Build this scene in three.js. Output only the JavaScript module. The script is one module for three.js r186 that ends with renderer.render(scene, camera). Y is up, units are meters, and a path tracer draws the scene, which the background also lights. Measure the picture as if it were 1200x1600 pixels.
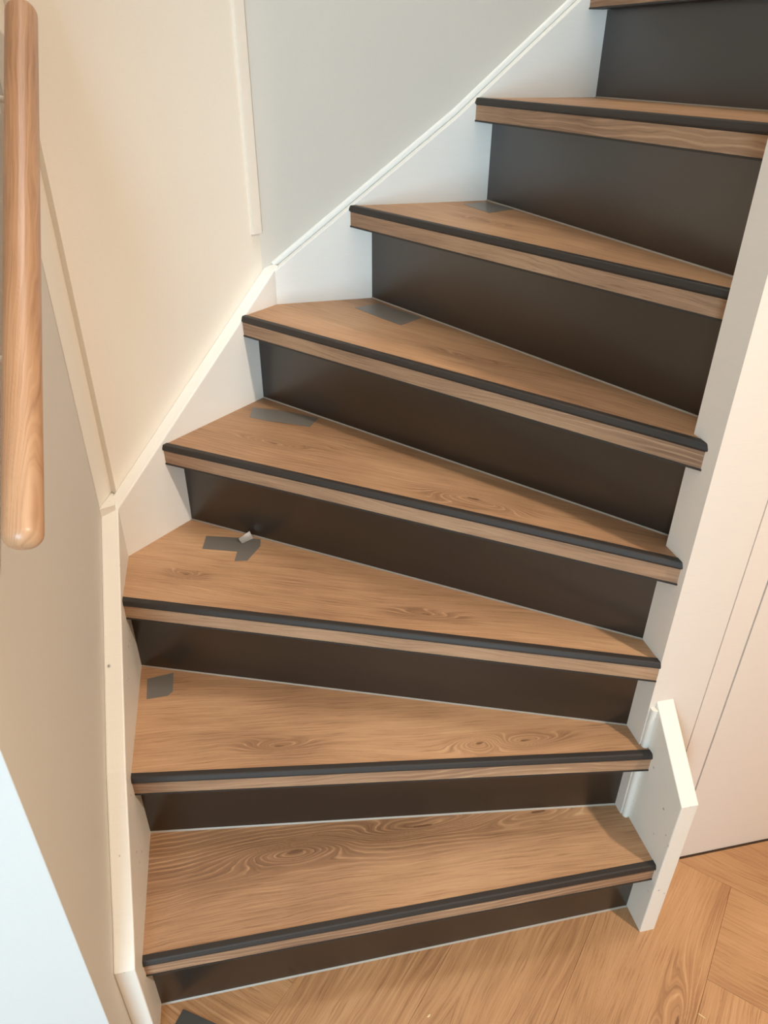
import * as THREE from 'three';
import { mergeGeometries } from 'three/addons/utils/BufferGeometryUtils.js';
import { RectAreaLightUniformsLib } from 'three/addons/lights/RectAreaLightUniformsLib.js';

// ---------------------------------------------------------------- camera, sky, lights, exposure
const scene = new THREE.Scene();
const camera = new THREE.PerspectiveCamera(2 * Math.atan(800 / 1149.5) * 180 / Math.PI, 1200 / 1600, 0.03, 40);
camera.position.set(0, 1.40, 0);
camera.up.set(0.10536, 0.85001, -0.51612);
camera.lookAt(0.17891, 1.40 - 0.52674, -0.83099);
const renderer = new THREE.WebGLRenderer({ antialias: true });
renderer.toneMapping = THREE.LinearToneMapping;
renderer.toneMappingExposure = 1.0;
renderer.shadowMap.enabled = true;
RectAreaLightUniformsLib.init();
scene.background = new THREE.Color(0x9fb2c0);

const LAMP = { pos: [1.27, 2.49, 0.25], color: new THREE.Color().setRGB(1.0, 0.86, 0.71), power: 15.5 };
const WINDOW = { x: [-1.40, -0.45], y: [0.30, 1.85], z: 2.40, color: new THREE.Color().setRGB(0.56, 0.82, 1.0), power: 20 };
const SKYLIGHT = { x: [-0.2, 1.4], y: 4.60, z: [-1.25, -0.85], color: new THREE.Color().setRGB(1.0, 0.97, 0.92), power: 16.5 };

const lampLight = new THREE.SpotLight(LAMP.color, LAMP.power, 0, 1.36, 0.35, 2);
lampLight.position.set(LAMP.pos[0], LAMP.pos[1] - 0.012, LAMP.pos[2]); lampLight.target.position.set(LAMP.pos[0], 0, LAMP.pos[2]); scene.add(lampLight.target);
lampLight.castShadow = true; lampLight.shadow.radius = 2.4;
scene.add(lampLight);
const windowLight = new THREE.RectAreaLight(WINDOW.color, WINDOW.power, WINDOW.x[1] - WINDOW.x[0], WINDOW.y[1] - WINDOW.y[0]);
windowLight.position.set((WINDOW.x[0] + WINDOW.x[1]) / 2, (WINDOW.y[0] + WINDOW.y[1]) / 2, WINDOW.z - 0.06);
windowLight.lookAt(windowLight.position.x, windowLight.position.y, -5);
scene.add(windowLight);
const skyLight = new THREE.RectAreaLight(SKYLIGHT.color, SKYLIGHT.power, SKYLIGHT.x[1] - SKYLIGHT.x[0], SKYLIGHT.z[1] - SKYLIGHT.z[0]);
skyLight.position.set((SKYLIGHT.x[0] + SKYLIGHT.x[1]) / 2, SKYLIGHT.y - 0.06, (SKYLIGHT.z[0] + SKYLIGHT.z[1]) / 2);
skyLight.lookAt(skyLight.position.x, 0, skyLight.position.z);
scene.add(skyLight);

// ---------------------------------------------------------------- noise and helpers
function rng(seed) { let a = seed >>> 0; return () => { a = (a + 0x6D2B79F5) >>> 0; let t = a; t = Math.imul(t ^ (t >>> 15), t | 1); t ^= t + Math.imul(t ^ (t >>> 7), t | 61); return ((t ^ (t >>> 14)) >>> 0) / 4294967296; }; }
const PERM = new Uint16Array(512), GX = new Float32Array(256), GY = new Float32Array(256);
{ const r = rng(77); const p = [...Array(256).keys()]; for (let i = 255; i > 0; i--) { const j = Math.floor(r() * (i + 1)); [p[i], p[j]] = [p[j], p[i]]; } for (let i = 0; i < 512; i++) PERM[i] = p[i & 255]; for (let i = 0; i < 256; i++) { const a = r() * 6.28318; GX[i] = Math.cos(a); GY[i] = Math.sin(a); } }
function noise(x, y) {
  const xi = Math.floor(x), yi = Math.floor(y), fx = x - xi, fy = y - yi, X = xi & 255, Y = yi & 255;
  const u = fx * fx * fx * (fx * (fx * 6 - 15) + 10), v = fy * fy * fy * (fy * (fy * 6 - 15) + 10);
  const a = PERM[PERM[X] + Y], b = PERM[PERM[X + 1] + Y], c = PERM[PERM[X] + Y + 1], d = PERM[PERM[X + 1] + Y + 1];
  const n0 = GX[a] * fx + GY[a] * fy, n1 = GX[b] * (fx - 1) + GY[b] * fy, n2 = GX[c] * fx + GY[c] * (fy - 1), n3 = GX[d] * (fx - 1) + GY[d] * (fy - 1);
  return 1.45 * (n0 + u * (n1 - n0) + v * (n2 + u * (n3 - n2) - n0 - u * (n1 - n0)));
}
const clamp = (x, a = 0, b = 1) => Math.min(b, Math.max(a, x));
const smooth = (a, b, x) => { const t = clamp((x - a) / (b - a)); return t * t * (3 - 2 * t); };
const mix = (a, b, t) => a + (b - a) * t;

// wood print: W x H pixels over mx x my metres, grain along u. knots: [u, v, half length, half width, strength]
function woodTexture(W, H, mx, my, seed, { dark, mid, light, knots = [], ring = 0.0085, figure = 0.5, limed = 0.6, heartwood = 0.7, figFrom = 0 }) {
  const data = new Uint8Array(W * H * 4), ox = seed * 13.37, oy = seed * 7.91;
  for (let j = 0; j < H; j++) for (let i = 0; i < W; i++) {
    const u = i / W * mx, v = j / H * my;
    let w = v + 0.030 * noise(u * 1.6 + ox, v * 4 + oy) + 0.006 * noise(u * 6 + ox, v * 22 + oy) + 0.0012 * noise(u * 30 + ox, v * 130);
    let fig = smooth(0.25 - figure, 0.75 - figure, 0.5 * noise(u * 1.1 + ox + 40, v * 9 + oy) + 0.1 * noise(u * 5, v * 30 + ox)), heart = 0;
    for (const [ku, kv, a, b, s] of knots) {
      const du = (u - ku) / a, dv = (v - kv + 0.004 * noise(u * 14 + ku * 9, v * 30)) / b, q = du * du + dv * dv;
      if (q < 9) { const g = Math.exp(-q); w += s * g; fig = Math.max(fig, smooth(0.05, 0.5, Math.exp(-q * 0.45))); heart = Math.max(heart, smooth(0.965, 0.998, g + 0.012 * noise(u * 160, v * 260))); }
    }
    const r = w / ring, ph = r - Math.floor(r);
    const band = Math.exp(-Math.pow((ph - 0.5) / 0.10, 2)), slope = smooth(0, 1, ph < 0.5 ? ph * 2 : (1 - ph) * 2);
    const streak = noise(u * 3 + ox, w * 60 + oy) * 0.30 + noise(u * 7 + ox, w * 330) * 0.5 + noise(u * 12, w * 760 + ox) * 0.55;
    if (figFrom) fig *= 0.12 + 0.88 * smooth(figFrom - 0.02, figFrom + 0.03, v + 0.012 * noise(u * 5, 3.3));
    const pore = smooth(0.20, 0.70, noise(u * 13 + ox, w * 640 + oy) + 0.3 * noise(u * 40, v * 1100));
    const patch = noise(u * 2.2 + ox, v * 6 + oy + 20) + 0.35 * noise(u * 7 + ox, v * 17 + oy);
    let t = 0.5 + 0.20 * streak + 0.20 * patch - 0.13 * fig - 0.07 * fig * (1 - slope);
    t -= 0.17 * pore * (0.5 + 0.5 * (1 - fig));
    t += limed * 0.60 * fig * band * (0.55 + 0.45 * noise(u * 20 + ox, v * 160));
    t -= heartwood * heart; t = clamp(t);
    const k = (j * W + i) * 4;
    for (let c = 0; c < 3; c++) data[k + c] = t < 0.5 ? mix(dark[c], mid[c], t * 2) : mix(mid[c], light[c], t * 2 - 1);
    data[k + 3] = 255;
  }
  const tex = new THREE.DataTexture(data, W, H); tex.colorSpace = THREE.SRGBColorSpace;
  tex.wrapS = tex.wrapT = THREE.MirroredRepeatWrapping; tex.magFilter = THREE.LinearFilter; tex.minFilter = THREE.LinearMipmapLinearFilter; tex.generateMipmaps = true; tex.needsUpdate = true;
  tex.repeat.set(1 / mx, 1 / my);
  return tex;
}
// painted surface: rolled or brushed paint grain, with a few real specks and chips of dirt
function paintTexture(seed, base, { specks = 0, grain = 1.5, streaky = false } = {}) {
  const N = 512, data = new Uint8Array(N * N * 4), r = rng(seed), list = [];
  for (let i = 0; i < specks; i++) list.push([r() * N, r() * N, 0.7 + r() * 1.5, 0.4 + 0.6 * r()]);
  for (let j = 0; j < N; j++) for (let i = 0; i < N; i++) {
    const n = (streaky ? noise(i / 90, j / 3) * 0.6 + noise(i / 30, j / 1.7) * 0.5 : noise(i / 2.1, j / 2.1) * 0.6 + noise(i / 5, j / 5) * 0.5) * grain;
    let s = 1; for (const [x, y, q, d] of list) { const e = ((i - x) ** 2 + (j - y) ** 2) / (q * q); if (e < 6) s *= 1 - d * 0.6 * Math.exp(-e); }
    const k = (j * N + i) * 4; for (let c = 0; c < 3; c++) data[k + c] = clamp((base[c] + n) * s, 0, 255); data[k + 3] = 255;
  }
  const tex = new THREE.DataTexture(data, N, N); tex.colorSpace = THREE.SRGBColorSpace; tex.wrapS = tex.wrapT = THREE.RepeatWrapping;
  tex.magFilter = THREE.LinearFilter; tex.minFilter = THREE.LinearMipmapLinearFilter; tex.generateMipmaps = true; tex.needsUpdate = true; tex.repeat.set(2, 2);
  return tex;
}
const std = (o) => new THREE.MeshStandardMaterial(o);

// ---------------------------------------------------------------- materials
const OAK = { dark: [112, 79, 55], mid: [174, 134, 99], light: [211, 174, 136] };
const treadSpec = [
  { knots: [[0.262, 0.150, 0.085, 0.020, -0.075], [0.50, 0.160, 0.11, 0.016, 0.045], [0.72, 0.145, 0.10, 0.014, -0.04]], figure: 0.55, figFrom: 0.10 },
  { knots: [[0.25, 0.06, 0.05, 0.012, 0.03], [0.60, 0.045, 0.04, 0.014, -0.05], [0.68, 0.05, 0.06, 0.012, 0.04]], figure: 0.30 },
  { knots: [[0.09, 0.10, 0.03, 0.010, 0.03], [0.55, 0.06, 0.05, 0.010, 0.02]], figure: 0.12 },
  { knots: [[0.20, 0.10, 0.06, 0.012, 0.04], [0.62, 0.055, 0.075, 0.018, -0.06]], figure: 0.25 },
  { knots: [[0.5, 0.09, 0.06, 0.01, 0.03]], figure: 0.12 },
  { knots: [[0.3, 0.1, 0.06, 0.01, 0.03]], figure: 0.10 },
  { knots: [], figure: 0.15 },
];
const TONE = [1.05, 1.07, 1.05, 0.97, 1.0, 1.03, 1.02];
const treadMaps = treadSpec.map((s, i) => woodTexture(1536, 768, 1.02, 0.51, 3 + i * 2.3, { dark: OAK.dark.map((c) => c * TONE[i]), mid: OAK.mid.map((c) => c * TONE[i]), light: OAK.light.map((c) => c * TONE[i]), ...s }));
const treadMats = treadMaps.map((m) => std({ map: m, bumpMap: m, bumpScale: 0.0004, roughness: 0.55 }));
const noseMap = woodTexture(2048, 512, 1.6, 0.40, 41, { dark: [112, 82, 62], mid: [168, 132, 102], light: [208, 175, 144], figure: 0.45, ring: 0.008, limed: 0.8, knots: [[0.42, 0.16, 0.06, 0.012, 0.05], [1.1, 0.31, 0.05, 0.012, -0.05], [0.8, 0.05, 0.05, 0.01, 0.04]] });
const noseMat = std({ map: noseMap, bumpMap: noseMap, bumpScale: 0.0004, roughness: 0.6 });
const floorMaps = [
  woodTexture(2048, 1024, 1.60, 0.80, 61, { dark: [124, 82, 50], mid: [186, 140, 98], light: [218, 178, 135], figure: 0.32, ring: 0.016, knots: [[0.45, 0.35, 0.10, 0.02, 0.05], [1.1, 0.12, 0.08, 0.02, -0.06], [1.2, 0.6, 0.10, 0.025, 0.06]] }),
  woodTexture(2048, 1024, 1.60, 0.80, 83, { dark: [124, 82, 50], mid: [180, 135, 94], light: [212, 172, 128], figure: 0.28, ring: 0.015, knots: [[0.3, 0.2, 0.12, 0.02, -0.06], [0.9, 0.5, 0.10, 0.03, 0.07]] }),
];
const floorMats = floorMaps.map((m) => std({ map: m, bumpMap: m, bumpScale: 0.0003, roughness: 0.5 }));
const railMap = woodTexture(1024, 256, 0.8, 0.16, 97, { dark: [132, 92, 64], mid: [192, 150, 115], light: [218, 182, 147], figure: 0.75, ring: 0.0075, limed: 0.0, heartwood: 0, knots: [[0.02, 0.045, 0.17, 0.022, 0.035], [0.42, 0.05, 0.26, 0.014, 0.012]] });
const railMat = new THREE.MeshPhysicalMaterial({ map: railMap, roughness: 0.38, clearcoat: 0.2, clearcoatRoughness: 0.3 });
const whitePaint = std({ map: paintTexture(5, [242, 239, 233], { streaky: true, grain: 1.2 }), roughness: 0.38 });
const chippedPaint = std({ map: paintTexture(6, [234, 228, 218], { streaky: true, specks: 70 }), roughness: 0.45 });
const creamPaint = std({ map: paintTexture(8, [240, 233, 221]), roughness: 0.6 });
const greigePaint = std({ map: paintTexture(9, [216, 210, 200]), roughness: 0.75 });
const brightPaint = std({ map: paintTexture(10, [212, 213, 212]), roughness: 0.6 });
const hallPaint = std({ map: paintTexture(15, [196, 184, 168]), roughness: 0.8 });
const panelPaint = std({ map: paintTexture(14, [229, 217, 207], { streaky: true, grain: 1.0 }), roughness: 0.42 });
const newelPaint = std({ map: paintTexture(16, [227, 217, 207], { streaky: true, grain: 1.0 }), roughness: 0.42 });
const ceilingPaint = std({ color: 0xe9e5dc, roughness: 0.9 });
const riserMat = new THREE.MeshPhysicalMaterial({ color: 0x241a13, roughness: 0.28, ior: 1.78 });
const profileMat = std({ color: 0x2a231e, roughness: 0.58 });
const lipMat = std({ color: 0x2d2723, roughness: 0.6 });
const sealantMat = std({ color: 0x978c80, roughness: 0.5 });
const greySealant = std({ color: 0xa49b90, roughness: 0.45 });
const whiteSealant = std({ color: 0xe8e4dc, roughness: 0.35 });
const tapeMat = std({ color: 0x736d66, roughness: 0.34 });
const tapeEdgeMat = std({ color: 0x9a9389, roughness: 0.3 });
const darkTapeMat = std({ color: 0x4a4744, roughness: 0.55 });
const metalMat = std({ color: 0xe6e0d4, roughness: 0.4 });
const woodChipMat = std({ color: 0xe8cfa0, roughness: 0.8 });
const darkGap = std({ color: 0x54402f, roughness: 0.9 });

// ---------------------------------------------------------------- geometry helpers
function numbered(name, parent) { const taken = parent.children.map((c) => c.name); if (!taken.includes(name)) return name; for (let i = 1; ; i++) { const n = `${name}_${String(i).padStart(3, '0')}`; if (!taken.includes(n)) return n; } }
function mesh(name, geometry, material, parent = scene, data) {
  const m = new THREE.Mesh(geometry, material); m.name = numbered(name, parent); m.castShadow = m.receiveShadow = true; if (data) m.userData = data; parent.add(m); return m;
}
const STRUCT = { kind: 'structure' };
function group(name, label, category, position = [0, 0, 0]) { const g = new THREE.Group(); g.name = numbered(name, scene); g.position.set(...position); g.userData = { label, category }; scene.add(g); return g; }
// uv in metres from the dominant side of each triangle
function boxUV(g) {
  if (g.index) g = g.toNonIndexed(); g.computeVertexNormals();
  const p = g.attributes.position, n = g.attributes.normal, uv = new Float32Array(p.count * 2);
  for (let i = 0; i < p.count; i++) {
    const ax = Math.abs(n.getX(i)), ay = Math.abs(n.getY(i)), az = Math.abs(n.getZ(i));
    if (ay >= ax && ay >= az) { uv[2 * i] = p.getX(i); uv[2 * i + 1] = p.getZ(i); } else if (ax >= az) { uv[2 * i] = p.getZ(i); uv[2 * i + 1] = p.getY(i); } else { uv[2 * i] = p.getX(i); uv[2 * i + 1] = p.getY(i); }
  }
  g.setAttribute('uv', new THREE.BufferAttribute(uv, 2)); return g;
}
function box(x0, x1, y0, y1, z0, z1) { const g = new THREE.BoxGeometry(x1 - x0, y1 - y0, z1 - z0); g.translate((x0 + x1) / 2, (y0 + y1) / 2, (z0 + z1) / 2); return boxUV(g); }
const signedArea = (p) => p.reduce((s, q, i) => { const r = p[(i + 1) % p.length]; return s + q[0] * r[1] - r[0] * q[1]; }, 0) / 2;
// vertical prism over a plan polygon [[x, z], ...] from y0 to y1, top edges chamfered by c
function prism(poly, y0, y1, c = 0) {
  const shape = new THREE.Shape(poly.map(([x, z]) => new THREE.Vector2(x, -z)));
  const g = new THREE.ExtrudeGeometry(shape, { depth: y1 - y0 - 2 * c, bevelEnabled: c > 0, bevelSize: c, bevelThickness: c, bevelOffset: -c, bevelSegments: 1 });
  g.rotateX(-Math.PI / 2); g.translate(0, y0 + c, 0); return boxUV(g);
}
// solid bar: a cross-section [[outward, y], ...] swept along a nose line and cut at both ends by a plan line
function cross(a, d, b, e) { const den = d[0] * e[1] - d[1] * e[0]; const t = ((b[0] - a[0]) * e[1] - (b[1] - a[1]) * e[0]) / den; return [a[0] + d[0] * t, a[1] + d[1] * t]; }
function bar(A, B, section, cutA, cutB, uvOffset = [0, 0]) {
  const L = Math.hypot(B[0] - A[0], B[1] - A[1]), d = [(B[0] - A[0]) / L, (B[1] - A[1]) / L], out = [-d[1], d[0]];
  const ring = (cut) => section.map(([o, y]) => { const q = cross([A[0] + out[0] * o, A[1] + out[1] * o], d, cut[0], cut[1]); return [q[0], y, q[1]]; });
  const ra = ring(cutA), rb = ring(cutB), n = section.length, pos = [], uv = [];
  const along = (p) => (p[0] - A[0]) * d[0] + (p[2] - A[1]) * d[1];
  const tri = (a, b, c, va, vb, vc) => { for (const [p, v] of [[a, va], [b, vb], [c, vc]]) { pos.push(...p); uv.push(along(p) + uvOffset[0], v + uvOffset[1]); } };
  let run = 0;
  for (let i = 0; i < n; i++) { const k = (i + 1) % n, l = Math.hypot(section[k][0] - section[i][0], section[k][1] - section[i][1]); tri(ra[i], rb[i], rb[k], run, run, run + l); tri(ra[i], rb[k], ra[k], run, run + l, run + l); run += l; }
  const tris = THREE.ShapeUtils.triangulateShape(section.map(([o, y]) => new THREE.Vector2(o, y)), []);
  for (const [a, b, c] of tris) { tri(ra[a], ra[b], ra[c], 0, 0, 0); tri(rb[a], rb[c], rb[b], 0, 0, 0); }
  const g = new THREE.BufferGeometry(); g.setAttribute('position', new THREE.Float32BufferAttribute(pos, 3)); g.setAttribute('uv', new THREE.Float32BufferAttribute(uv, 2)); g.computeVertexNormals(); return g;
}
// upright board: an outline [[along, y], ...] on the plan line A -> B, thick to the side given
function board(A, B, outline, thick, bevel = 0) {
  const L = Math.hypot(B[0] - A[0], B[1] - A[1]), d = [(B[0] - A[0]) / L, (B[1] - A[1]) / L];
  const shape = new THREE.Shape(outline.map(([s, y]) => new THREE.Vector2(s, y)));
  const g = new THREE.ExtrudeGeometry(shape, { depth: thick - 2 * bevel, bevelEnabled: bevel > 0, bevelSize: bevel, bevelThickness: bevel, bevelOffset: -bevel, bevelSegments: 2 });
  g.translate(0, 0, -thick + bevel);
  g.applyMatrix4(new THREE.Matrix4().makeBasis(new THREE.Vector3(d[0], 0, d[1]), new THREE.Vector3(0, 1, 0), new THREE.Vector3(-d[1], 0, d[0])).setPosition(A[0], 0, A[1]));
  return boxUV(g);
}

// ---------------------------------------------------------------- plan of the stair (metres, x right, z towards the viewer)
const h = 0.19, T = 0.041;
const XA = -0.239, C3 = [XA, -1.249], C5 = [0.104, -1.576], C8 = [3.0, -1.716];
const dirB = [C5[0] - C3[0], C5[1] - C3[1]], dirC = [C8[0] - C5[0], C8[1] - C5[1]];
const cutA = [C3, [0, 1]], cutB = [C3, dirB], cutC = [C5, dirC];
const XN = 0.623, ZN = -0.766, ZB = -0.826, XS = 0.635;
const cutNewel = [[XN, ZN], [0, 1]], cutStub = [[XS, ZN], [0, 1]], cutBack = [[XN, ZB], [1, 0]];
const onC = (x) => [x, C5[1] + (x - C5[0]) * dirC[1] / dirC[0]];
const steps = [null,
  { L: [XA, -0.673], R: [XS, -0.656], a: cutA, b: cutStub },
  { L: [XA, -0.872], R: [XS, -0.741], a: cutA, b: cutStub },
  { L: [XA, -1.108], R: [XN, -0.767], a: cutA, b: cutNewel },
  { L: [-0.150, -1.3338], R: [XN, -0.779], a: cutB, b: cutNewel },
  { L: [0.027, -1.5026], R: [XN, -0.793], a: cutB, b: cutNewel },
  { L: onC(0.267), R: [0.664, ZB], a: cutC, b: cutBack },
  { L: onC(0.527), R: [0.700, ZB], a: cutC, b: cutBack },
  { L: onC(0.748), R: [0.862, ZB], a: cutC, b: cutBack },
];
const risers = [null,
  { L: [XA, -0.700], R: [XS, -0.6945], a: cutA, b: cutStub },
  { L: [XA, -0.906], R: [XN, -0.787], a: cutA, b: cutNewel },
  { L: [XA, -1.144], R: [XN, -0.811], a: cutA, b: cutNewel },
  { L: [-0.120, -1.3624], R: [XN, -0.826], a: cutB, b: cutNewel },
  { L: [0.057, -1.5312], R: [0.663, ZB], a: cutB, b: cutBack },
  { L: onC(0.312), R: [0.687, ZB], a: cutC, b: cutBack },
  { L: onC(0.564), R: [0.713, ZB], a: cutC, b: cutBack },
  { L: onC(0.787), R: [0.897, ZB], a: cutC, b: cutBack },
];
for (let n = 9; n <= 12; n++) {   // the straight flight goes on out of view to the upper floor
  steps.push({ L: onC(0.748 + (n - 8) * 0.22), R: [0.862 + (n - 8) * 0.20, ZB], a: cutC, b: cutBack });
  risers.push({ L: onC(0.787 + (n - 8) * 0.22), R: [0.897 + (n - 8) * 0.20, ZB], a: cutC, b: cutBack });
}
const contact = { 1: [[XS, ZN], [XN, ZN]], 2: [[XS, ZN], [XN, ZN]], 4: [[XN, ZB]], 5: [[XN, ZB]] };
const leftCorner = { 3: [C3], 5: [C5] };

const stair = group('staircase', 'white painted winding staircase with oak treads, black nosings and dark brown risers', 'staircase');
const lineDir = (s) => { const L = Math.hypot(s.R[0] - s.L[0], s.R[1] - s.L[1]); return [(s.R[0] - s.L[0]) / L, (s.R[1] - s.L[1]) / L]; };
const offsetCut = (s, o, cut) => { const d = lineDir(s), out = [-d[1], d[0]]; return cross([s.L[0] + out[0] * o, s.L[1] + out[1] * o], d, cut[0], cut[1]); };
const PROFILE = [[-0.0105, -0.0118], [-0.0105, 0.0012], [-0.0020, 0.0012], [-0.0004, 0.0008], [0.0006, -0.0002], [0.0026, -0.0056], [0.0030, -0.0076], [0.0024, -0.0096], [0.0006, -0.0104], [0.0001, -0.0118]];
for (let n = 1; n <= 12; n++) {
  const s = steps[n], r = risers[n + 1] || { L: onC(0.787 + 5 * 0.22), R: [0.897 + 5 * 0.20, ZB], a: cutC, b: cutBack }, y = n * h, d = lineDir(s);
  const poly = [offsetCut(s, -0.0095, s.a), offsetCut(s, -0.0095, s.b), ...(contact[n] || []), offsetCut(r, -0.010, r.b), offsetCut(r, -0.010, r.a), ...(leftCorner[n] || [])];
  const g = prism(poly, y - T + 0.001, y, 0);
  const p = g.attributes.position, uv = g.attributes.uv;
  for (let i = 0; i < p.count; i++) { const x = p.getX(i) - s.L[0], z = p.getZ(i) - s.L[1]; uv.setXY(i, x * d[0] + z * d[1] + 0.01, x * d[1] - z * d[0] + 0.005 + (p.getY(i) < y - 0.005 ? 0.03 : 0)); }
  const tread = mesh('tread', g, treadMats[(n - 1) % 7], stair);
  const half = [[-0.0095, y - T + 0.003], [-0.0095, y - 0.0118], [0, y - 0.0118], [0, y - T + 0.003]];
  mesh('nosing_front', bar(s.L, s.R, half, s.a, s.b, [n * 0.37, n * 0.057]), noseMat, tread);
  mesh('nosing_profile', bar(s.L, s.R, PROFILE.map(([o, q]) => [o, y + q]), s.a, s.b), profileMat, tread);
  mesh('nosing_lip', bar(s.L, s.R, [[-0.030, y - T], [-0.030, y - T + 0.001], [-0.0096, y - T + 0.001], [-0.0096, y - T + 0.003], [0.0012, y - T + 0.003], [0.0012, y - T]], s.a, s.b), lipMat, tread);
}
for (let n = 1; n <= 12; n++) {
  const r = risers[n], y0 = (n - 1) * h, y1 = n * h - T;
  const riser = mesh('riser', bar(r.L, r.R, [[-0.012, y0], [-0.012, y1], [0, y1], [0, y0]], r.a, r.b, [n * 0.3, 0]), riserMat, stair);
  const w = n < 3 ? 0.0024 : 0.0021;
  mesh('sealant_bead', bar(r.L, r.R, [[0, y0], [0, y0 + w], [w * 0.45, y0 + w * 0.45], [w, y0]], r.a, r.b), n < 3 ? greySealant : sealantMat, riser);
}
// outer stringers: their inner faces stand on the lines A, B and C; the top edges climb with the steps
{
  const LB = Math.hypot(...dirB), LC = Math.hypot(...dirC);
  const A0 = [XA, -0.637], lenA = 1.249 - 0.637;
  const sA = board(A0, C3, [[0, 0], [lenA, 0], [lenA, 0.680], [0.388 - 0.168, 0.417], [0.043, 0.268], [0, 0.239]].map((q) => q), 0.031, 0.0025);
  mesh('stringer', sA, chippedPaint, stair);
  mesh('stringer', board(C3, C5, [[-0.010, 0], [LB + 0.012, 0], [LB + 0.012, 1.028], [LB, 1.022], [0, 0.680], [-0.010, 0.672]], 0.030, 0.0025), whitePaint, stair);
  const cTop = (x) => 1.022 + (x - 0.107) * 0.722 + Math.max(0, x - 0.489) * 0.10;
  const pts = [0.104, 0.489, 0.9, 1.6, 2.2].map((x) => [(x - C5[0]) * LC / dirC[0], cTop(x)]);
  mesh('stringer', board(C5, C8, [[0, 0], [pts[4][0], 0], ...pts.reverse()], 0.020, 0.002), whitePaint, stair);
  mesh('stringer_joint', prism([[-0.2696, -1.236], [-0.2440, -1.246], [-0.2450, -1.284], [-0.2560, -1.2985], [-0.2696, -1.2985]], 0.50, 0.6885), chippedPaint, stair);
  // beading that finishes the long stringer against the wall
  const bead = []; for (let i = 0; i < 4; i++) { const a = pts[4 - i], b = pts[3 - i]; bead.push([a, b]); }
  const ux = dirC[0] / LC, uz = dirC[1] / LC, nx = uz, nz = -ux;
  const parts = bead.map(([a, b]) => {
    const P = (q) => new THREE.Vector3(C5[0] + ux * q[0] + nx * 0.024, q[1] + 0.008, C5[1] + uz * q[0] + nz * 0.024);
    const c = new THREE.CatmullRomCurve3([P(a), P(b)]); return new THREE.TubeGeometry(c, 8, 0.0075, 8);
  });
  mesh('stringer_beading', mergeGeometries(parts), whitePaint, stair);
}
// newel, rising to the ceiling, and the short inner stringer in front of it
mesh('newel_post', prism([[XN, ZB], [0.7235, ZB], [0.7235, ZN], [XN, ZN]], 0, 4.6, 0.002), newelPaint, stair);
{
  const g = board([XS, ZN], [XS, -0.643], [[0, 0], [0.123, 0], [0.123, 0.366], [0, 0.482]], 0.031, 0.002);
  // board() thickens to the left of its line; mirror it to the right side of the stub face
  const p = g.attributes.position; let mn = Infinity, mx = -Infinity; for (let i = 0; i < p.count; i++) { mn = Math.min(mn, p.getX(i)); mx = Math.max(mx, p.getX(i)); }
  g.translate(XS - mn, 0, 0);
  mesh('inner_stringer', g, chippedPaint, stair);
  const c = new THREE.CylinderGeometry(0.0065, 0.0065, 0.47, 12); c.translate(XS - 0.0035, 0.235, ZN + 0.004);
  mesh('sealant_bead', c, whiteSealant, stair);
}

// ---------------------------------------------------------------- setting: walls, floor, ceiling
const H1 = 2.5, H2 = 4.6;
const XW = -0.270;
const nB = [dirB[1] / Math.hypot(...dirB), -dirB[0] / Math.hypot(...dirB)], nC = [dirC[1] / Math.hypot(...dirC), -dirC[0] / Math.hypot(...dirC)];
const off = (p, n, k) => [p[0] + n[0] * k, p[1] + n[1] * k];
const wB = 0.0305, wC = 0.0205;
const AB = cross([XW, 0], [0, 1], off(C3, nB, wB), dirB), BC = cross(off(C3, nB, wB), dirB, off(C5, nC, wC), dirC);
const ABo = cross([XW - 0.1, 0], [0, 1], off(C3, nB, 0.13), dirB), BCo = cross(off(C3, nB, 0.13), dirB, off(C5, nC, 0.12), dirC);
const CE = off(C8, nC, wC), CEo = off(C8, nC, 0.12);
// the corner panel stands 15 mm proud of the strip that closes the corner to the left wall
const PL = [-0.2435, -1.2865], PLo = off(PL, nB, 0.10);
mesh('wall_left', prism([[XW - 0.1, -0.571], [XW, -0.571], [XW, -1.2995], [XW - 0.1, -1.2995]], 0, H2), greigePaint, scene, STRUCT);
mesh('wall_corner', prism([PL, BC, BCo, PLo], 0, H2), creamPaint, scene, STRUCT);
mesh('wall_back', prism([BC, CE, CEo, BCo], 0, H2), greigePaint, scene, STRUCT);
mesh('wall_return', box(-1.80, XW - 0.0005, 0, H1, -0.600, -0.5705), brightPaint, scene, STRUCT);
// cover strip on the corner between left wall and corner panel, and the slim strip at the back corner
{
  const ux = dirB[0] / Math.hypot(...dirB), uz = dirB[1] / Math.hypot(...dirB);
  mesh('trim_1', prism([[XW + 0.0004, -1.240], off(PL, nB, 0.0150), off(PL, nB, 0.0268), [XW + 0.0004, -1.2995]], 0.690, H2), creamPaint, scene, STRUCT);
  const q = [BC[0] - ux * 0.024, BC[1] - uz * 0.024];
  mesh('trim_2', prism([q, off(q, nB, -0.006), off(off(BC, nB, -0.008), [ux, uz], -0.001), off(BC, [-nC[0], -nC[1]], 0.004), [BC[0] - 0.0001, BC[1]]], 1.092, H2, 0.001), creamPaint, scene, STRUCT);
}
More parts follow.
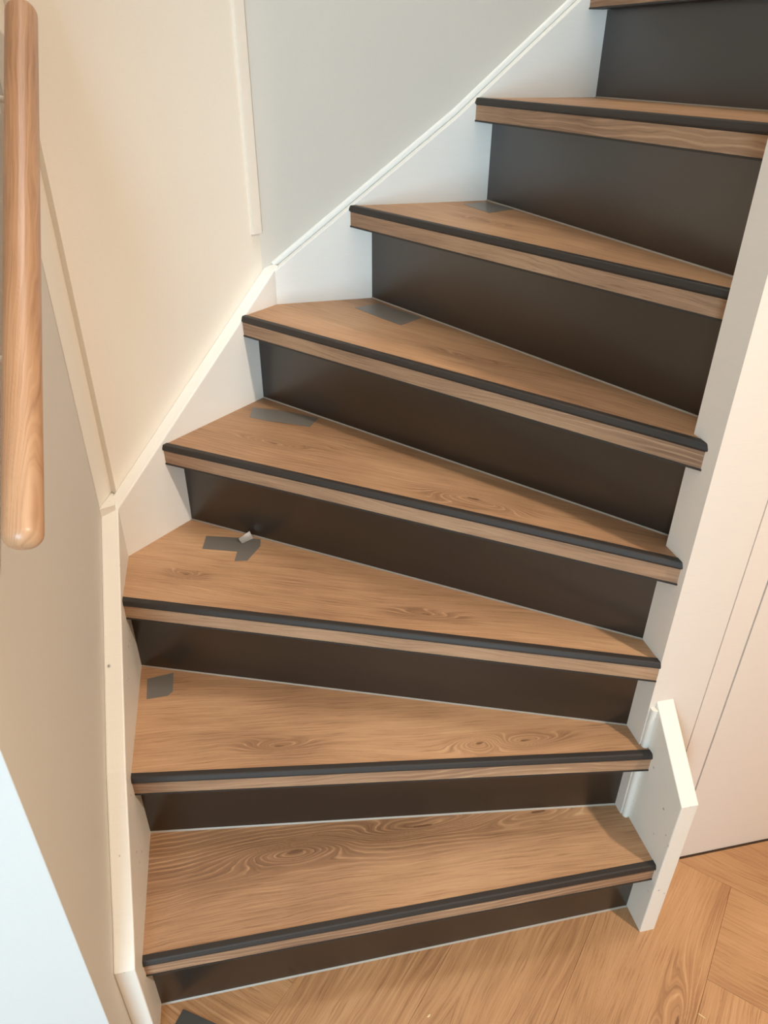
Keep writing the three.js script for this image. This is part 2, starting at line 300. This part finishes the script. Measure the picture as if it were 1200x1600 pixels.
// partition beside the newel with the cupboard door
mesh('wall_right', box(0.7245, 3.0, 0, H2, ZB, ZN - 0.030), creamPaint, scene, STRUCT);
mesh('trim_4', box(0.7236, 0.7256, 0, 1.30, ZN - 0.030, ZN - 0.0035), panelPaint, scene, STRUCT);
mesh('trim_3', box(0.7262, 0.7715, 0, 1.30, ZN - 0.0300, ZN - 0.0005), panelPaint, scene, STRUCT);
mesh('wall_right_front', mergeGeometries([box(1.562, 2.2, 0, 1.30, ZN - 0.030, ZN), box(0.7245, 2.2, 1.302, H1, ZN - 0.030, ZN)]), creamPaint, scene, STRUCT);
const door = new THREE.Group(); door.name = 'door_1'; door.userData = { kind: 'structure' }; scene.add(door);
mesh('door_panel', box(0.7740, 1.5595, 0.0025, 1.298, ZN - 0.028, ZN + 0.0005), panelPaint, door);
// hall behind the viewer
const XL = -1.8, XR = 2.2, ZH = 2.4;
mesh('wall_hall_left', box(XL - 0.1, XL, 0, H1, -0.6, ZH + 0.1), hallPaint, scene, STRUCT);
mesh('wall_hall_right', box(XR, XR + 0.1, 0, H1, ZN - 0.03, ZH + 0.1), hallPaint, scene, STRUCT);
{
  const [x0, x1] = WINDOW.x, [y0, y1] = WINDOW.y;
  mesh('wall_hall_back', mergeGeometries([box(XL, x0, 0, H1, ZH, ZH + 0.1), box(x1, XR, 0, H1, ZH, ZH + 0.1), box(x0, x1, 0, y0, ZH, ZH + 0.1), box(x0, x1, y1, H1, ZH, ZH + 0.1)]), hallPaint, scene, STRUCT);
  const w = new THREE.Group(); w.name = 'window_1'; w.userData = { kind: 'structure' }; scene.add(w);
  mesh('window_frame', mergeGeometries([box(x0, x0 + 0.05, y0, y1, ZH - 0.02, ZH + 0.06), box(x1 - 0.05, x1, y0, y1, ZH - 0.02, ZH + 0.06), box(x0, x1, y0, y0 + 0.05, ZH - 0.02, ZH + 0.06), box(x0, x1, y1 - 0.05, y1, ZH - 0.02, ZH + 0.06)]), whitePaint, w);
  mesh('pane', box(x0 + 0.05, x1 - 0.05, y0 + 0.05, y1 - 0.05, ZH - 0.01, ZH), std({ color: 0x222426, roughness: 0.2, emissive: WINDOW.color, emissiveIntensity: 1.2 }), w);
}
mesh('wall_hall_partition', box(-0.12, XR, 0, H1, 1.0, 1.1), hallPaint, scene, STRUCT);
mesh('ceiling', box(XL - 0.1, XR + 0.1, H1, H1 + 0.2, ZN - 0.0005, ZH + 0.1), ceilingPaint, scene, STRUCT);
mesh('ceiling_left', box(XL - 0.1, XW - 0.1, H1, H1 + 0.2, -0.9, ZN - 0.001), ceilingPaint, scene, STRUCT);
mesh('wall_upper_front', box(XW - 0.1, 3.0, H1 + 0.2, H2, ZN - 0.03, ZN + 0.07), creamPaint, scene, STRUCT);
mesh('wall_upper_end', box(3.0, 3.1, 0, H2, -1.86, ZN + 0.07), creamPaint, scene, STRUCT);
mesh('floor_upper', box(2.02, 3.0, 2.28, 2.47, -1.74, ZB), floorMats[0], scene, STRUCT);
{
  const [x0, x1] = SKYLIGHT.x, [z0, z1] = SKYLIGHT.z;
  mesh('ceiling_upper', mergeGeometries([box(-0.6, x0, H2, H2 + 0.1, -2.0, ZN + 0.1), box(x1, 3.1, H2, H2 + 0.1, -2.0, ZN + 0.1), box(x0, x1, H2, H2 + 0.1, -2.0, z0), box(x0, x1, H2, H2 + 0.1, z1, ZN + 0.1)]), ceilingPaint, scene, STRUCT);
  const w = new THREE.Group(); w.name = 'window_2'; w.userData = { kind: 'structure' }; scene.add(w);
  mesh('pane', box(x0, x1, H2, H2 + 0.02, z0, z1), std({ color: 0x222426, roughness: 0.2, emissive: SKYLIGHT.color, emissiveIntensity: 2 }), w);
}
// herringbone floor: planks at 45 degrees, two directions, cut to the room
const floorSlab = mesh('floor', box(XL - 0.1, XR + 0.1, -0.12, -0.0042, -0.95, ZH + 0.1), darkGap, scene, STRUCT);
{
  const w = 0.29, Lp = 6 * w, S0 = 0.17, D0 = 1.545;       // s = x + z, d = x - z
  const clip = (poly, f) => { const out = []; for (let i = 0; i < poly.length; i++) { const a = poly[i], b = poly[(i + 1) % poly.length], fa = f(a), fb = f(b); if (fa >= 0) out.push(a); if (fa * fb < 0) { const t = fa / (fa - fb); out.push([a[0] + (b[0] - a[0]) * t, a[1] + (b[1] - a[1]) * t]); } } return out; };
  const g = 0.00025; let count = 0;
  const plank = (s0, s1, d0, d1, alongS) => {
    let poly = [[s0 + g, d0 + g], [s1 - g, d0 + g], [s1 - g, d1 - g], [s0 + g, d1 - g]].map(([s, d]) => [(s + d) / 2, (s - d) / 2]);
    for (const f of [(p) => p[0] - (XL + 0.005), (p) => XR - 0.005 - p[0], (p) => p[1] - (p[0] < 0 ? -0.762 : -0.762), (p) => ZH - 0.005 - p[1]]) { if (poly.length) poly = clip(poly, f); }
    // beside the stair the floor stops at the left wall, elsewhere it runs back to the cupboard door
    if (poly.length < 3 || Math.abs(signedArea(poly)) < 2e-4) return;
    const geo = prism(poly, -0.004, 0, 0.0004), p = geo.attributes.position, uv = geo.attributes.uv; count++;
    const r = rng(count * 31 + 5), ou = r() * 1.5, ov = r() * 0.6;
    for (let i = 0; i < p.count; i++) { const s = (p.getX(i) + p.getZ(i)) / Math.SQRT2, d = (p.getX(i) - p.getZ(i)) / Math.SQRT2; uv.setXY(i, (alongS ? s : d) + ou, (alongS ? d : s) + ov); }
    mesh('plank', geo, floorMats[count % 2], floorSlab);
  };
  for (let m = -3; m <= 3; m++) for (let k = -14; k <= 14; k++) {
    const S = S0 + k * w + m * Lp, D = D0 - k * w + m * Lp;
    plank(S - w, S, D - Lp, D, false);
    plank(S - w, S - w + Lp, D, D + w, true);
  }
}

// ---------------------------------------------------------------- handrail on the left wall
{
  const P0 = new THREE.Vector3(-0.221, 0.988, -0.655), P1 = new THREE.Vector3(-0.221, 1.452, -1.232), L = P0.distanceTo(P1), R = 0.0195;
  const rail = group('handrail', 'round pale wooden handrail with rounded ends mounted on the left wall', 'handrail', P0.toArray());
  const prof = [], e = 0.015;
  for (let i = 0; i <= 8; i++) { const a = i / 8 * Math.PI / 2; prof.push(new THREE.Vector2(R - e + e * Math.sin(a), e - e * Math.cos(a))); }
  prof.unshift(new THREE.Vector2(0.0001, 0));
  const all = [...prof, ...prof.map((q) => new THREE.Vector2(q.x, L - q.y)).reverse()];
  const g = new THREE.LatheGeometry(all, 40), p = g.attributes.position, uv = g.attributes.uv;
  for (let i = 0; i < p.count; i++) uv.setXY(i, p.getY(i) + 0.03, Math.abs((uv.getX(i) * 2) % 2 - 1) * 0.061 + 0.02 + Math.max(0, R - Math.hypot(p.getX(i), p.getZ(i))) * 1.0);
  g.rotateY(2.2);
  const q = new THREE.Quaternion().setFromUnitVectors(new THREE.Vector3(0, 1, 0), P1.clone().sub(P0).normalize());
  g.applyQuaternion(q);
  mesh('rail', g, railMat, rail);
  for (const t of [0.36, 0.88]) {
    const c = P0.clone().lerp(P1, t).sub(P0), x = XW - P0.x;
    const plate = new THREE.BoxGeometry(0.006, 0.036, 0.052); plate.translate(x + 0.003, c.y - 0.045, c.z + 0.008);
    const arm = new THREE.TubeGeometry(new THREE.CatmullRomCurve3([new THREE.Vector3(x + 0.004, c.y - 0.045, c.z), new THREE.Vector3(x + 0.030, c.y - 0.046, c.z), new THREE.Vector3(0, c.y - 0.036, c.z), new THREE.Vector3(0, c.y - 0.015, c.z)]), 20, 0.0045, 10);
    const br = mesh('bracket', plate, metalMat, rail); mesh('arm', arm, metalMat, br);
  }
}

// ---------------------------------------------------------------- tape and debris
function tapePiece(name, label, category, y, polys, mat, lift = 0.0004, grp) {
  const cx = polys[0].reduce((s, q) => s + q[0], 0) / polys[0].length, cz = polys[0].reduce((s, q) => s + q[1], 0) / polys[0].length;
  const t = group(name, label, category, [cx, y, cz]); if (grp) t.userData.group = grp;
  polys.forEach((poly, i) => mesh('strip', prism(poly.map(([x, z]) => [x - cx, z - cz]), i * lift * 1.2 + 0.00005, lift * (1 + 1.2 * i) + 0.00005), mat, t));
  return t;
}
const TG = 'grey duct tape on the treads';
tapePiece('tape_patch', 'square grey tape patch at the left back corner of the second lowest tread', 'tape', 2 * h, [[[-0.226, -1.104], [-0.177, -1.111], [-0.177, -1.060], [-0.186, -1.051], [-0.224, -1.050]]], tapeMat, 0.0004, TG);
{
  const t = tapePiece('tape_patch', 'two crossed grey tape strips with a curled end on the third tread', 'tape', 3 * h, [[[-0.091, -1.291], [0.003, -1.262], [-0.014, -1.216], [-0.099, -1.246]], [[0.016, -1.256], [0.014, -1.232], [-0.014, -1.187], [-0.038, -1.191], [-0.022, -1.270]]], tapeMat, 0.0004, TG);
  const g = new THREE.PlaneGeometry(0.034, 0.016, 8, 3), p = g.attributes.position;
  for (let i = 0; i < p.count; i++) { const x = p.getX(i), y = p.getY(i); p.setXYZ(i, x, 0.0012 + 0.010 * Math.pow(Math.max(0, (y + 0.008) / 0.016), 1.5) * (0.6 + 18 * (x + 0.017)), -y * 0.8); }
  g.computeVertexNormals(); g.scale(0.8, 1, 0.9); g.rotateY(0.55); g.translate(0.038, 0.001, -0.004);
  mesh('curled_end', g, tapeEdgeMat, t).material.side = THREE.DoubleSide;
}
tapePiece('tape_patch', 'overlapping grey tape strips at the back of the fourth tread near the left wall', 'tape', 4 * h, [[[0.030, -1.480], [0.088, -1.452], [0.060, -1.402], [0.021, -1.432]], [[0.075, -1.460], [0.160, -1.398], [0.138, -1.360], [0.053, -1.408]]], tapeMat, 0.0004, TG);
tapePiece('tape_patch', 'shiny grey tape strip at the back of the fifth tread by the white stringer', 'tape', 5 * h, [[[0.262, -1.520], [0.318, -1.540], [0.382, -1.425], [0.330, -1.385], [0.300, -1.440]]], tapeMat, 0.0004, TG);
tapePiece('tape_patch', 'faint grey tape strip at the back corner of the sixth tread', 'tape', 6 * h, [[[0.500, -1.560], [0.556, -1.578], [0.586, -1.490], [0.520, -1.455]]], tapeMat, 0.0004, TG);
tapePiece('floor_strip', 'dark charcoal strip lying on the floor in front of the lowest riser', 'strip', 0, [[[-0.202, -0.684], [-0.110, -0.626], [-0.142, -0.574], [-0.234, -0.632]]], darkTapeMat, 0.0012);
function chip(label, x, z, l, w, a, y = 0) {
  const g = new THREE.IcosahedronGeometry(0.5, 1), p = g.attributes.position, r = rng(Math.floor(x * 1e4) + 9);
  const seen = new Map(); for (let i = 0; i < p.count; i++) { const k = [p.getX(i), p.getY(i), p.getZ(i)].map((v) => v.toFixed(3)).join(); if (!seen.has(k)) seen.set(k, 0.75 + 0.5 * r()); const f = seen.get(k); p.setXYZ(i, p.getX(i) * l * f, p.getY(i) * 0.0022 * f, p.getZ(i) * w * f); }
  g.computeVertexNormals(); g.rotateY(a); g.translate(0, 0.0009, 0);
  const m = mesh('wood_chip', g, woodChipMat, scene, { label, category: 'wood chip' }); m.position.set(x, y, z);
}
chip('pale angular wood chip on the floor in front of the lowest riser', 0.210, -0.587, 0.007, 0.004, 0.6);
chip('thin pale wood splinter on the floor at the lower right of the photo', 0.669, -0.490, 0.014, 0.0018, -0.9);

// ---------------------------------------------------------------- ceiling lamp out of view, behind and to the right
{
  const lamp = group('ceiling_lamp', 'small round warm downlight under the hall ceiling, out of view', 'lamp', LAMP.pos);
  const disc = new THREE.CylinderGeometry(0.034, 0.034, 0.006, 32); disc.translate(0, -0.001, 0);
  mesh('lamp_lens', disc, std({ color: 0xffe0b8, emissive: LAMP.color, emissiveIntensity: 3 }), lamp);
  const ring = new THREE.LatheGeometry([[0.0345, 0.009], [0.0345, -0.006], [0.040, -0.008], [0.047, 0.000], [0.047, 0.009]].map((q) => new THREE.Vector2(...q)), 40);
  mesh('trim_ring', ring, metalMat, lamp);
}
renderer.render(scene, camera);
